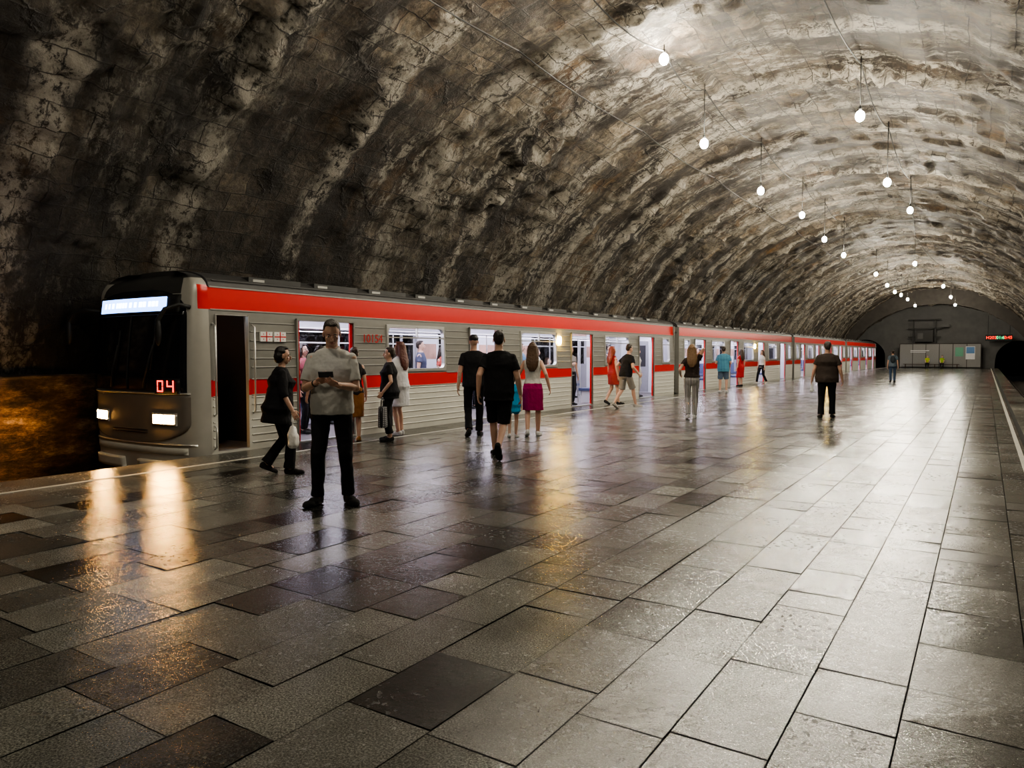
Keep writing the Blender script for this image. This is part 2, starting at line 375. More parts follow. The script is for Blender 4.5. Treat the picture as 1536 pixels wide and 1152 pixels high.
person('man_in_grey_shorts',(-8.2,18.4,0),-28,1.75,'m',lean=10,feet=((.1,.28,0),(-.1,-.30,30)),hands=((.30,.2,.95),(-.3,0,.92)),top=(.014,.014,.016),sleeve=.6,loose=.02,bot='shorts',bcol=(.26,.24,.21),blen=.95,shoe=(.35,.33,.3),hcol=(.03,.02,.015),vox=.012)
M_zebra=stripes('striped_trousers',(.02,.02,.022),(.62,.60,.58),9,'X')
person('woman_in_striped_trousers',(-5.65,16.35,0),20,1.70,'f',feet=((.07,.06,0),(-.07,-.08,8)),hands=((.13,.12,1.50),(-.26,.10,1.05)),top=(.035,.025,.022),sleeve=.5,hem=.98,botmat=M_zebra,loose=.012,
   hair='long',hcol=(.20,.12,.06),shoe=(.6,.6,.6),vox=.011)
M_bplaid=stripes('blue_plaid_shirt',(.03,.13,.22),(.15,.42,.55),10,'X',True)
person('man_in_blue_plaid_shirt',(-8.4,27.9,0),17,1.76,'m',feet=((.12,.06,0),(-.12,-.06,0)),hands=((.2,.2,1.1),(-.2,.2,1.1)),topmat=M_bplaid,sleeve=.7,loose=.03,hem=.8,bot='shorts',bcol=(.10,.14,.2),blen=.95,shoe=(.5,.5,.5),vox=.015,girth=1.1)
person('woman_in_red_dress',(-9.35,33.7,0),60,1.68,'f',top=(.42,.03,.035),sleeve=.3,bot='dress',bcol=(.42,.03,.035),blen=1.2,hair='long',hcol=(.05,.03,.02),vox=.016)
person('woman_walking_to_train',(-9.15,36.6,0),150,1.66,'f',feet=((.08,.26,0),(-.08,-.26,25)),top=(.55,.54,.52),sleeve=.5,bcol=(.015,.015,.02),hair='long',hcol=(.08,.04,.02),shoe=(.5,.5,.5),vox=.016)
Em,am,_=person('man_with_small_bag',(-3.08,18.25,0),10,1.77,'m',feet=((.12,.06,0),(-.12,-.10,0)),hands=((.32,.03,.88),(-.32,.06,.88)),top=(.045,.035,.03),sleeve=.65,loose=.035,hem=.82,bcol=(.010,.010,.012),hcol=(.05,.045,.04),vox=.011,girth=1.22)
bag(Em,am[1][2],M_pbag,.05,.1,.03)
Ej,aj2,TJ=person('man_with_backpack',(-4.07,43.0,0),5,1.66,'m',feet=((.09,.1,0),(-.09,-.12,12)),top=(.12,.16,.2),sleeve=.6,loose=.02,bcol=(.05,.08,.14),vox=.017)
bp_=MB(); bp_.ell((0,-.19,1.25),(.13,.09,.2)); bp_.tube([(.1,-.14,1.42),(.11,.0,1.5),(.11,.11,1.35)],.015,0,6); bp_.tube([(-.1,-.14,1.42),(-.11,.0,1.5),(-.11,.11,1.35)],.015,0,6); bp_.obj('backpack',cloth((.04,.05,.06)),Ej,True)
for x,c in ((-5.0,(.35,.45,.03)),(-3.7,(.25,.4,.03))):
    person('seated_guard',(x,86.03,0),180,1.7,'m',sit=True,feet=((.1,.42,0),(-.1,.42,0)),hands=((.12,.3,.98),(-.12,.3,.98)),top=c,sleeve=.5,vox=.02)
# doorway + interior passengers
FZ=.02
person('passenger_in_doorway',(-9.98,18.55,FZ),-120,1.70,'f',top=(.25,.24,.26),sleeve=.5,bcol=(.02,.02,.025),hair='long',hcol=(.04,.025,.02),hands=((.1,.25,1.2),None),vox=.014)
person('passenger_in_doorway',(-10.0,23.4,FZ),-90,1.66,'f',top=(.65,.63,.62),sleeve=.5,bcol=(.5,.5,.5),hair='bun',hcol=(.06,.04,.03),vox=.016)
for (y,c,sx,hc) in ((11.4,(.6,.6,.6),'m',(.02,.015,.01)),(12.05,(.5,.5,.52),'f',(.03,.02,.015)),(10.7,(.5,.12,.12),'f',(.05,.03,.02)),(16.0,(.6,.58,.55),'m',(.03,.03,.03)),(16.8,(.1,.2,.35),'f',(.06,.03,.02)),(20.8,(.6,.6,.6),'f',(.04,.02,.01)),(21.6,(.1,.1,.12),'m',(.02,.02,.02))):
    person('passenger_seated',(-12.02,y,FZ),-90,1.74,sx,sit=True,feet=((.1,.42,0),(-.1,.42,0)),hands=((.12,.3,.98),(-.12,.3,.98)),top=c,hair='short' if sx=='m' else 'long',hcol=hc,vox=.018)
for (x,y,c,h_,sx,H_) in ((-10.9,12.3,(.55,.5,.5),-80,'f',1.62),(-11.3,13.5,(.08,.09,.14),-60,'m',1.78),(-10.25,11.3,(.5,.5,.52),70,'f',1.6),(-11.5,14.6,(.45,.10,.08),-95,'f',1.65),
       (-10.5,19.1,(.05,.05,.06),-60,'m',1.72),(-10.35,13.8,(.04,.04,.05),-90,'m',1.75),(-10.6,9.3,(.35,.1,.12),-70,'f',1.65),(-11.6,9.8,(.3,.3,.34),-80,'m',1.74),
       (-10.8,16.6,(.5,.5,.55),-100,'f',1.6),(-11.3,18.0,(.12,.2,.3),-80,'m',1.76),(-11.6,19.4,(.6,.55,.5),-90,'f',1.62),(-10.5,21.4,(.15,.12,.12),-70,'m',1.72),(-11.2,22.9,(.5,.48,.5),-60,'f',1.64),(-11.5,24.3,(.10,.10,.12),-90,'m',1.78),
       (-10.6,29.3,(.1,.1,.12),-80,'m',1.74),(-10.9,33.9,(.5,.3,.3),-80,'f',1.66),(-10.7,31.6,(.5,.5,.5),-80,'m',1.72),(-10.8,38.5,(.1,.15,.25),-80,'m',1.72)):
    person('passenger_standing',(x,y,FZ),h_,H_,sx,top=c,hair='long' if sx=='f' else 'short',hcol=(.03,.02,.015),vox=.017)

# ================================================================== VAULT
CX=-4.25; CZ=-1.3; R=9.3
def vault(name,y0,y1,rx,rz,mt,seed=0,dy=.12,na=200):
    ny=int((y1-y0)/dy)+1; vs=[];fs=[];uv=[];soot_shade=[]
    a0=math.radians(-1); a1=math.radians(181)
    for i in range(ny):
        y=y0+(y1-y0)*i/(ny-1)
        for j in range(na):
            a=a1+(a0-a1)*j/(na-1); arc=(a1-a)*R
            row=math.floor(arc/.5); col=math.floor((y+ (row%2)*.4)/.8)
            h=noise.cell(V((row*1.37+.5,col*2.11+.5,seed)))
            ringp=(y+.30*noise.noise(V((arc*.3,y*.2,3))))/2.6; fr=abs(ringp-round(ringp))*2.6
            crust=max(0,noise.noise(V((arc*.28,y*.3,5)))+.25)
            r=-.06*h - .26*max(0,1-fr/.5)*crust*(.4+abs(noise.noise(V((arc*2.5,y*2.5,8))))*2.4) - .05*noise.fractal(V((y*.9,arc*.5,1.7)),.9,2.1,5)
            lift=max(0,noise.noise(V((y*.25+4,arc*.16,9.2))))
            r-=lift*.45*abs(noise.fractal(V((y*2.4,arc*2.0,7)),.7,2.2,4))
            x=CX+(rx+r)*math.cos(a); z=CZ+(rz+r)*math.sin(a)
            vs.append((x,y,z)); uv.append((y,arc))
            s=(14.4-y-max(arc-1,0)*.85+5.0*noise.noise(V((y*.25,arc*.25,2))))/6.5  # near, low left darkened: light falloff painted into the colour, along with soot
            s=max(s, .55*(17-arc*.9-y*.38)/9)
            soot_shade.append(min(1,max(0,s)))
    for i in range(ny-1):
        for j in range(na-1):
            fs.append((i*na+j,i*na+j+1,(i+1)*na+j+1,(i+1)*na+j))
    me=bpy.data.meshes.new(name); me.from_pydata(vs,[],fs); me.materials.append(mt)
    ul=me.uv_layers.new(name='UVMap'); li=[0]*len(me.loops); me.loops.foreach_get('vertex_index',li)
    buf=[]; 
    for v in li: buf+=uv[v]
    ul.data.foreach_set('uv',buf)
    at=me.attributes.new('soot_shade','FLOAT','POINT'); at.data.foreach_set('value',soot_shade)
    me.polygons.foreach_set('use_smooth',[True]*len(fs))
    ob=bpy.data.objects.new(name,me); COL.objects.link(ob); return ob
mv,nt,b=newmat('vault_stone')
uv=nd(nt,'ShaderNodeTexCoord').outputs['UV']
wob=nd(nt,'ShaderNodeTexNoise',{'Vector':uv,'Scale':1.6,'Detail':5.0,'Roughness':.65}).outputs['Color']
uvw=nd(nt,'ShaderNodeVectorMath',{0:wob,1:(.16,.12,0)},operation='MULTIPLY').outputs[0]
uvw=nd(nt,'ShaderNodeVectorMath',{0:uv,1:uvw},operation='ADD').outputs[0]
br=nd(nt,'ShaderNodeTexBrick',{'Vector':uvw,'Color1':(0,0,0,1),'Color2':(1,1,1,1),'Mortar':(.5,.5,.5,1),'Scale':1.0,'Mortar Size':.012,'Mortar Smooth':.35,'Bias':0.0,'Brick Width':.66,'Row Height':.40})
def noi(sx,sy,scale=1.,det=6.,rough=.6,src=None,out=0):
    mp=nd(nt,'ShaderNodeMapping',{'Vector':src or uv,'Scale':(sx,sy,1.),'Location':(sx*3.1,sy*1.7,sx+sy)}).outputs[0]
    return nd(nt,'ShaderNodeTexNoise',{'Vector':mp,'Scale':scale,'Detail':det,'Roughness':rough}).outputs[out]
mul=lambda a,b_: math_(nt,'MULTIPLY',a,b_)
big=ramp(nt,noi(.38,.30,1.,8.,.65),[(.42,0.0),(.60,1.0)])
base=mixc(nt,big,(.070,.049,.032),(.30,.25,.185))
bv_=ramp(nt,br.outputs['Color'],[(0,.35),(.15,.65),(.85,1.05),(.95,1.8)])
base=mixc(nt,1.0,base,bv_,'MULTIPLY')
fine=ramp(nt,noi(6,6,1.,10.,.75),[(.36,.20),(.64,1.55)])
base=mixc(nt,1.0,base,fine,'MULTIPLY')
ochre=ramp(nt,noi(.5,.45,1.3,6.,.7),[(.55,0.0),(.69,.8)])
base=mixc(nt,ochre,base,mixc(nt,br.outputs['Color'],(.13,.06,.02),(.32,.18,.065)))
dk=ramp(nt,noi(.75,.34,1.,9.,.72),[(.48,0.0),(.57,.94)])
base=mixc(nt,dk,base,(.020,.014,.010))
stk=ramp(nt,noi(3.2,.95,1.,10.,.78),[(.48,0.0),(.55,1.0)])
stm=ramp(nt,noi(.38,.22,1.,5.,.6),[(.47,0.0),(.55,1.0)])
crk=ramp(nt,noi(7.,6.0,1.,10.,.8),[(.44,0.0),(.51,1.0)])
st=mul(mul(stk,stm),crk)
base=mixc(nt,mul(st,.9),base,(.63,.585,.50))
sep=nd(nt,'ShaderNodeSeparateXYZ',{0:nd(nt,'ShaderNodeVectorMath',{0:uv,1:nd(nt,'ShaderNodeVectorMath',{0:wob,1:(.95,.1,0)},operation='MULTIPLY').outputs[0]},operation='ADD').outputs[0]})
rf=math_(nt,'ABSOLUTE',math_(nt,'SUBTRACT',math_(nt,'FRACT',math_(nt,'ADD',math_(nt,'DIVIDE',sep.outputs[0],2.6),.32)),.5))
rm=ramp(nt,rf,[(0.0,1.0),(.07,.9),(.16,0.0)])
rm2=mul(mul(rm,ramp(nt,noi(.6,.40,1.,6.,.7),[(.43,0.0),(.50,1.0)])),ramp(nt,noi(8,5.5,1.,10.,.8),[(.43,0.0),(.50,1.0)]))
base=mixc(nt,mul(rm2,.9),base,(.68,.63,.54))
jn=mul(br.outputs['Fac'],ramp(nt,noi(1,1,1.,5.),[(.42,.05),(.52,1.0)]))
base=mixc(nt,mul(jn,.85),base,(.012,.009,.007))
cv=nd(nt,'ShaderNodeTexVoronoi',{'Vector':nd(nt,'ShaderNodeVectorMath',{0:uv,1:nd(nt,'ShaderNodeVectorMath',{0:wob,1:(.9,.9,0)},operation='MULTIPLY').outputs[0]},operation='ADD').outputs[0],'Scale':.8},feature='DISTANCE_TO_EDGE').outputs[0]
cr_=mul(ramp(nt,cv,[(.0,1.0),(.022,0.0)]),ramp(nt,noi(.8,.8,1.,3.),[(.5,0.0),(.56,1.0)]))
base=mixc(nt,mul(cr_,.9),base,(.008,.006,.005))
so=nd(nt,'ShaderNodeAttribute',attribute_name='soot_shade').outputs['Fac']
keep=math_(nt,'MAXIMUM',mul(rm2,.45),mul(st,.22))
base=mixc(nt,mul(so,math_(nt,'SUBTRACT',.96,keep)),base,(.008,.0065,.005))  # blends soot and the painted light falloff into the stone colour
nt.links.new(base,b.inputs['Base Color']); b.inputs['Roughness'].default_value=.6
hh=math_(nt,'ADD',mul(noi(4,4,1.,12.,.75),1.9),mul(jn,-.6))
hh=math_(nt,'ADD',hh,math_(nt,'ADD',mul(st,.5),math_(nt,'ADD',mul(rm2,.6),math_(nt,'ADD',mul(br.outputs['Color'],.30),mul(cr_,-.8)))))
bp=nd(nt,'ShaderNodeBump',{'Height':hh,'Strength':1.0,'Distance':.17}); nt.links.new(bp.outputs[0],b.inputs['Normal'])
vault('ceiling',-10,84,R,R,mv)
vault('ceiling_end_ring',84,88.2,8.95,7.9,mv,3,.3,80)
M_conc=simple('grey_concrete',(.10,.10,.10),.8,var=.3,bump=.5,bscale=6)
M_dconc=simple('dark_concrete',(.05,.045,.04),.8,var=.4,bump=.6,bscale=8)
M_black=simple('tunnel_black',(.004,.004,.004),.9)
def ringwall(y,r1x,r1z,r2x,r2z,mt,name):
    vs=[];fs=[];n=60
    for j in range(n+1):
        a=math.pi*j/n
        vs+=[(CX+r1x*math.cos(a),y,CZ+r1z*math.sin(a)),(CX+r2x*math.cos(a),y,CZ+r2z*math.sin(a))]
    for j in range(n): fs.append((2*j,2*j+1,2*j+3,2*j+2))
    m=MB(); m.add(vs,fs); return m.obj(name,mt)
ringwall(84,8.7,7.7,9.6,9.6,M_dconc,'trim_end_arch')
def archwall(y,name,mt,holes):
    x0,x1=-13.6,5.2; N=188; m=MB()
    for i in range(N):
        xa=x0+(x1-x0)*i/N; xb=x0+(x1-x0)*(i+1)/N
        def bot(x):
            for c,r,h in holes:
                if abs(x-c)<r: return h-r+math.sqrt(r*r-(x-c)**2)
            return -1.3
        m.add([(xa,y,bot(xa)),(xb,y,bot(xb)),(xb,y,8.3),(xa,y,8.3)],[(0,1,2,3)])
    return m.obj(name,mt)
archwall(88,'wall_end',M_conc,[(-11.05,2.0,3.0),(2.75,1.95,2.75)])
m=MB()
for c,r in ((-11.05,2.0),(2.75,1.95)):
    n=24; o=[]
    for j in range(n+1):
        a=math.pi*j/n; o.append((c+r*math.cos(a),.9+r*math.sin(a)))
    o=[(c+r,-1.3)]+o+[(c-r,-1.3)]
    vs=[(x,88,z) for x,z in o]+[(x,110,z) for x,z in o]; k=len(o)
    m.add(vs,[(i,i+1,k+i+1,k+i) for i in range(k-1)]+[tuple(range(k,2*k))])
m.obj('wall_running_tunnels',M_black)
m=MB(); m.add([(-14,-10,-1.3),(6,-10,-1.3),(6,-10,8.5),(-14,-10,8.5)],[(0,1,2,3)]); m.obj('wall_back',M_dconc)
# ================================================================== FLOOR
mf,nt,b=newmat('granite_tiles')
tcg=nd(nt,'ShaderNodeTexCoord').outputs['Object']
at=nd(nt,'ShaderNodeAttribute',attribute_name='tile')
sp=nd(nt,'ShaderNodeTexNoise',{'Vector':tcg,'Scale':110.0,'Detail':4.0,'Roughness':.75}).outputs[0]
spk=ramp(nt,sp,[(.38,.38),(.5,.88),(.62,1.9)])
c=mixc(nt,1.0,at.outputs['Color'],spk,'MULTIPLY')
dirt=nd(nt,'ShaderNodeTexNoise',{'Vector':tcg,'Scale':1.7,'Detail':9.0,'Roughness':.7}).outputs[0]
c=mixc(nt,1.0,c,ramp(nt,dirt,[(.35,.72),(.65,1.15)]),'MULTIPLY')
pit=nd(nt,'ShaderNodeTexNoise',{'Vector':tcg,'Scale':26.0,'Detail':3.0,'Roughness':.5}).outputs[0]
pmask=nd(nt,'ShaderNodeTexNoise',{'Vector':tcg,'Scale':1.3,'Detail':3.0}).outputs[0]
pm_=math_(nt,'MULTIPLY',ramp(nt,pit,[(.60,0.0),(.63,1.0)]),ramp(nt,pmask,[(.48,0.0),(.60,1.0)]))
c=mixc(nt,math_(nt,'MULTIPLY',pm_,.8),c,(.015,.015,.013))
nt.links.new(c,b.inputs['Base Color'])
rr=math_(nt,'ADD',nd(nt,'ShaderNodeMapRange',{0:dirt,1:.3,2:.7,3:.085,4:.18}).outputs[0],math_(nt,'MULTIPLY',at.outputs['Alpha'],.12))
nt.links.new(math_(nt,'ADD',rr,math_(nt,'MULTIPLY',pm_,.3)),b.inputs['Roughness'])
b.inputs['IOR'].default_value=1.6
n3=nd(nt,'ShaderNodeTexNoise',{'Vector':tcg,'Scale':6.0,'Detail':7.0,'Roughness':.68}).outputs[0]
hb_=math_(nt,'ADD',math_(nt,'MULTIPLY',n3,1.0),math_(nt,'ADD',math_(nt,'MULTIPLY',sp,.12),math_(nt,'MULTIPLY',pm_,-.4)))
bp=nd(nt,'ShaderNodeBump',{'Height':hb_,'Strength':.65,'Distance':.009}); nt.links.new(bp.outputs[0],b.inputs['Normal'])
PX0,PX1=-9.6,1.1
def tiles():
    vs=[];fs=[];cols=[]
    rnd=random.Random(23); g=.0035
    rows=[]; xx=PX0+.72
    rows.append((PX0,PX0+.72,1.2,1.6,'edge'))
    while xx<PX1-.6:
        w=rnd.choice([.38,.42,.46]) ; rows.append((xx,min(xx+w,PX1-.55),.32,.85,'mid')); xx+=w
    rows.append((xx,PX1,1.0,1.4,'edge'))
    for (xa,xb,l0,l1,kind) in rows:
        if xb-xa<.05: continue
        last=-10
        while last<88:
            L=rnd.uniform(l0,l1); y2=min(88,last+L)
            t=rnd.random()
            v=rnd.uniform(.125,.175)
            if t<.13: v=rnd.uniform(.018,.038)
            elif t<.38: v=rnd.uniform(.06,.095)
            elif t>.85: v=rnd.uniform(.20,.26)
            if xa>-1.9 and kind=='mid': v=.05+v*.45
            col=(v*1.0,v*1.0,v*.88,rnd.random())
            z=[rnd.uniform(-.0024,.0024) for _ in range(4)]; o=len(vs)
            vs+= [(xa+g,last+g,z[0]),(xb-g,last+g,z[1]),(xb-g,y2-g,z[0]+z[2]),(xa+g,y2-g,z[1]+z[3])]
            fs.append((o,o+1,o+2,o+3)); cols.append(col); last=y2
    me=bpy.data.meshes.new('floor'); me.from_pydata(vs,[],fs)
    a=me.color_attributes.new('tile','FLOAT_COLOR','CORNER'); buf=[]
    for c_ in cols: buf+=list(c_)*4
    a.data.foreach_set('color',buf); me.materials.append(mf)
    ob=bpy.data.objects.new('floor',me); COL.objects.link(ob)
tiles()
M_gap=simple('tile_joint_black',(.010,.010,.009),.9)
m=MB(); m.box(PX0,PX1,-10,88,-1.3,-.012); m.obj('floor_platform_slab',M_gap)
M_line=simple('line_paint',(.50,.49,.44),.5,var=.3,bscale=20)
m=MB(); m.box(-8.86,-8.79,-10,88,-.001,.004); m.box(.44,.50,-10,88,-.001,.004); m.obj('platform_edge_line',M_line)
m=MB(); m.box(-13.8,-9.6,-10,88,-1.4,-1.25); m.box(1.1,5.5,-10,88,-1.4,-1.25); m.obj('floor_track_bed',M_dconc)
M_rail=simple('rail_steel',(.25,.22,.2),.35,1)
M_sleeper=simple('sleeper_wood',(.05,.035,.025),.8,bump=.5)
for xc in (-11.05,2.75):
    m=MB()
    for s in(-.76,.76):
        m.box(xc+s-.035,xc+s+.035,-10,87.8,-1.12,-1.07); m.box(xc+s-.01,xc+s+.01,-10,87.8,-1.2,-1.12); m.box(xc+s-.07,xc+s+.07,-10,87.8,-1.22,-1.2)
    for i in range(100): 
        if xc<0 and i>20: break
        m.box(xc-1.25,xc+1.25,-10+i*.7,-9.75+i*.7,-1.25,-1.21,1)
    m.obj('railway_track',[M_rail,M_sleeper])
mlw,nt,b=newmat('wet_dark_rock')
tcg=nd(nt,'ShaderNodeTexCoord').outputs['Object']
nn=nd(nt,'ShaderNodeTexNoise',{'Vector':nd(nt,'ShaderNodeMapping',{'Vector':tcg,'Scale':(1.,.7,1.8)}).outputs[0],'Scale':2.2,'Detail':12.0,'Roughness':.8}).outputs[0]
cc=ramp(nt,nn,[(.40,(.004,.003,.003)),(.50,(.05,.032,.02)),(.58,(.16,.105,.065)),(.66,(.34,.27,.19))])
nt.links.new(cc,b.inputs['Base Color']); b.inputs['Roughness'].default_value=.38
bp=nd(nt,'ShaderNodeBump',{'Height':nn,'Strength':1.0,'Distance':.22}); nt.links.new(bp.outputs[0],b.inputs['Normal'])
def rockwall(name,xf,sgn,zt):
    vs=[];fs=[];ny=int(98/.2);nz=14
    for i in range(ny+1):
        y=-10+98*i/ny
        for j in range(nz+3):
            if j<=nz: z=-1.3+(zt+1.3)*j/nz; x=xf
            elif j==nz+1: z=zt+.06; x=xf-sgn*.08
            else: z=zt+.08; x=xf-sgn*1.0
            d=.10*noise.fractal(V((y*1.2,z*1.9,xf)),.7,2.1,5)
            vs.append((x+sgn*d*(1 if j<=nz else .3),y,z+.05*noise.noise(V((y*.6,x,3)))*(1 if j>=nz else 0)))
    k=nz+3
    for i in range(ny):
        for j in range(k-1): fs.append((i*k+j,i*k+j+1,(i+1)*k+j+1,(i+1)*k+j))
    m=MB(); m.add(vs,fs); m.obj(name,mlw,None,True)
rockwall('wall_left',-12.88,1,1.08)
rockwall('wall_right',4.3,-1,.95)
# ================================================================== TRAIN
XS,XF=-9.7,-12.4; XC=-11.05; HW=1.35
M_red=simple('train_red',(.62,.016,.013),.28,var=.06)
M_grey=simple('train_grey',(.20,.197,.18),.4,var=.08)
M_lt=simple('train_light_grey',(.60,.595,.54),.42,var=.08)
M_roof=simple('train_roof',(.035,.035,.035),.55,var=.3)
M_alu=simple('aluminium_trim',(.62,.62,.60),.3,.7)
M_int=simple('interior_white',(.52,.52,.57),.5,var=.04)
M_intf=simple('interior_floor',(.10,.09,.09),.5)
M_seat=simple('seat_blue',(.05,.07,.16),.6)
M_glow=simple('ceiling_light_strip',(1,1,1),.5,em=(.88,.84,1.0),es=32)
M_dark=simple('cab_dark',(.012,.012,.014),.5)
M_rub=simple('rubber_black',(.012,.012,.012),.6)
M_idoor=simple('interior_door_grey',(.22,.22,.24),.45)
M_poster=simple('interior_poster',(.35,.20,.15),.5,var=.9,bscale=8)
mg,nt,b=newmat('window_glass'); nt.nodes.remove(b)
tr_=nd(nt,'ShaderNodeBsdfTransparent',{'Color':(.82,.84,.84,1)}); gl=nd(nt,'ShaderNodeBsdfGlossy',{'Roughness':.03})
fr=nd(nt,'ShaderNodeFresnel',{'IOR':1.45}); mx=nd(nt,'ShaderNodeMixShader',{0:fr.outputs[0],1:tr_.outputs[0],2:gl.outputs[0]})
nt.links.new(mx.outputs[0],nt.nodes['Material Output'].inputs[0])
TMATS=[M_lt,M_red,M_grey,M_roof,M_alu,M_int,M_intf,M_seat,M_glow,M_dark,M_rub,mg,M_idoor,M_poster]
LT,RED,GREY,ROOF,ALU,INT,INTF,SEAT,GLOW,DARK,RUB,GLASS,IDOOR,POST=range(14)
def tumble(z): return -.07*max(0,(z-.9)/1.6)**2
def rrect(y0,y1,z0,z1,r,n=6):
    o=[]
    for (cy,cz,a0) in ((y1-r,z1-r,0),(y0+r,z1-r,90),(y0+r,z0+r,180),(y1-r,z0+r,270)):
        for i in range(n+1):
            a=math.radians(a0+90*i/n); o.append((cy+r*math.cos(a),cz+r*math.sin(a)))
    return o
def frame(m,y0,y1,z0,z1,w,r,mat,x=XS,t=.02,ro=.03):
    o=rrect(y0-w*.3,y1+w*.3,z0-w*.3,z1+w*.3,ro); i_=rrect(y0+w,y1-w,z0+w,z1-w,r); k=len(o)
    vs=[(x+tumble(z)+t,y,z) for y,z in o]+[(x+tumble(z)+t,y,z) for y,z in i_]+[(x+tumble(z)-.06,y,z) for y,z in i_]+[(x+tumble(z)-.01,y,z) for y,z in o]
    fs=[]
    for a in range(k):
        c_=(a+1)%k; fs+=[(a,c_,k+c_,k+a),(k+a,k+c_,2*k+c_,2*k+a),(3*k+a,3*k+c_,c_,a)]
    m.add(vs,fs,mat)
def car(name,y0,y1,doors,wins,small,head,parent):
    m=MB(); DW=.64; dz1=2.05
    ops=[(c-DW,c+DW,.02,dz1) for c in doors]+[(a,b_,1.15,2.05) for a,b_ in wins+small]
    if head: ops.append((6.86,7.42,.02,2.08))
    ys=sorted(set([y0,y1]+[o[0] for o in ops]+[o[1] for o in ops])); zs=sorted(set([-.3,.02,.85,1.1,1.15,1.5,1.8,2.05,2.08,2.16,2.3,2.5]))
    for ya,yb in zip(ys[:-1],ys[1:]):
        for za,zb in zip(zs[:-1],zs[1:]):
            yc=(ya+yb)/2; zc=(za+zb)/2
            if any(o[0]<yc<o[1] and o[2]<zc<o[3] for o in ops): continue
            mt=LT if zc<.85 else RED if zc<1.1 else GREY if zc<2.16 else RED
            xa,xb=XS+tumble(za),XS+tumble(zb)
            m.add([(xa,ya,za),(xa,yb,za),(xb,yb,zb),(xb,ya,zb)],[(0,1,2,3)],mt)
            m.add([(xa-.07,ya,za),(xa-.07,yb,za),(xb-.07,yb,zb),(xb-.07,ya,zb)],[(3,2,1,0)],INT)
    for a,b_,za,zb in ops:
        x=XS
        m.box(x-.07,x-.001,a-.012,a,za,zb,ALU); m.box(x-.07,x-.001,b_,b_+.012,za,zb,ALU); m.box(x-.07,x-.03,a,b_,zb,zb+.01,ALU)
    def solid(z,pad=.05):
        iv=[(y0+.03,y1-.03)]
        for a,b_,za,zb in ops:
            if za-.06<z<zb+.06:
                nv=[]
                for p,q in iv:
                    if b_+pad<=p or a-pad>=q: nv.append((p,q)); continue
                    if a-pad>p: nv.append((p,a-pad))
                    if b_+pad<q: nv.append((b_+pad,q))
                iv=nv
        return iv
    for z in (.10,.22,.34,.46,.58,.70,.81): 
        for p,q in solid(z): m.tube([(XS+.0,p,z),(XS+.0,q,z)],.013,LT,6)
    for z in (1.28,1.42,1.56,1.70,1.84,1.98):
        for p,q in solid(z):
            if q-p>.12: m.tube([(XS+tumble(z),p,z),(XS+tumble(z),q,z)],.012,GREY,6)
    for z,mt in ((.85,ALU),(1.1,ALU),(2.16,ALU),(2.5,ALU)):
        for p,q in solid(z): m.box(XS+tumble(z)-.005,XS+tumble(z)+.012,p,q,z-.01,z+.01,mt)
    for a,b_ in wins+small:
        frame(m,a,b_,1.15,2.05,.045,.10,ALU)
        m.box(XS-.05,XS-.0,a+.03,b_-.03,1.80,1.825,ALU)
        if b_-a>1: m.box(XS-.05,XS-.0,(a+b_)/2-.012,(a+b_)/2+.012,1.82,2.03,ALU)
        m.add([(XS-.03,a,1.15),(XS-.03,b_,1.15),(XS-.05,b_,2.05),(XS-.05,a,2.05)],[(0,1,2,3)],GLASS)
    for c in doors:
        for s in(-1,1):
            e=c+s*DW
            m.box(XS-.02,XS+.012,min(e,e+s*.035),max(e,e+s*.035),.02,2.08,GREY)
            l=e-s*.055; m.box(XS-.062,XS-.03,min(e,l),max(e,l),.02,dz1,RED)
        m.box(XS-.02,XS+.014,c-DW-.035,c+DW+.035,dz1,dz1+.035,GREY)
        m.box(XS-.07,XS+.05,c-DW,c+DW,-.03,.018,ALU)
    m.box(XF,XF+.06,y0,y1,-.3,1.12,GREY); m.box(XF,XF+.06,y0,y1,2.02,2.5,RED)
    yy=y0; 
    for a,b_ in sorted(wins+[(c-.5,c+.5) for c in doors]+small):
        m.box(XF,XF+.06,yy,a,1.12,2.02,GREY); m.box(XF+.061,XF+.07,yy,a,1.12,2.02,INT)
        if a-yy>.25: m.box(XF+.071,XF+.074,yy+.08,a-.08,1.35,1.75,POST)
        yy=b_
        m.add([(XF+.03,a,1.12),(XF+.03,b_,1.12),(XF+.03,b_,2.02),(XF+.03,a,2.02)],[(0,1,2,3)],GLASS)
        m.box(XF+.06,XF+.085,a,b_,1.72,1.75,ALU)
    m.box(XF,XF+.06,yy,y1,1.12,2.02,GREY)
    yi=7.95 if head else y0+.03
    m.box(XF+.061,XF+.07,yi,y1,.0,1.12,INT); m.box(XF+.061,XF+.07,yi,y1,2.02,2.4,INT)
    for c in doors:
        m.box(XF+.071,XF+.09,c-.62,c+.62,.02,1.12,IDOOR); m.box(XF+.071,XF+.09,c-.62,c+.62,2.0,2.1,IDOOR)
        for s in(-.62,-.03,.53): m.box(XF+.071,XF+.09,c+s,c+s+.09,1.12,2.0,IDOOR)
        m.box(XF+.075,XF+.085,c-.62,c+.62,2.12,2.24,POST)
    m.box(XF,XS-.07,y0,y1,-.12,.015,INTF); m.box(XF,XS-.075,y0,y1,2.26,2.30,INT)
    m.box(XF,XS,y1-.05,y1,-.3,2.5,GREY); m.box(XF+.06,XS-.08,y1-.08,y1-.05,.0,2.3,INT)
    m.box(XC-.35,XC+.35,y1-.10,y1-.08,.05,1.95,IDOOR); m.box(XC-.25,XC+.25,y1-.105,y1-.10,1.0,1.8,DARK)
    m.box(XF+.06,XS-.075,yi,yi+.03,.0,2.3,INT)
    if not head: m.box(XF,XS,y0,y0+.03,-.3,2.5,GREY)
    prof=[]
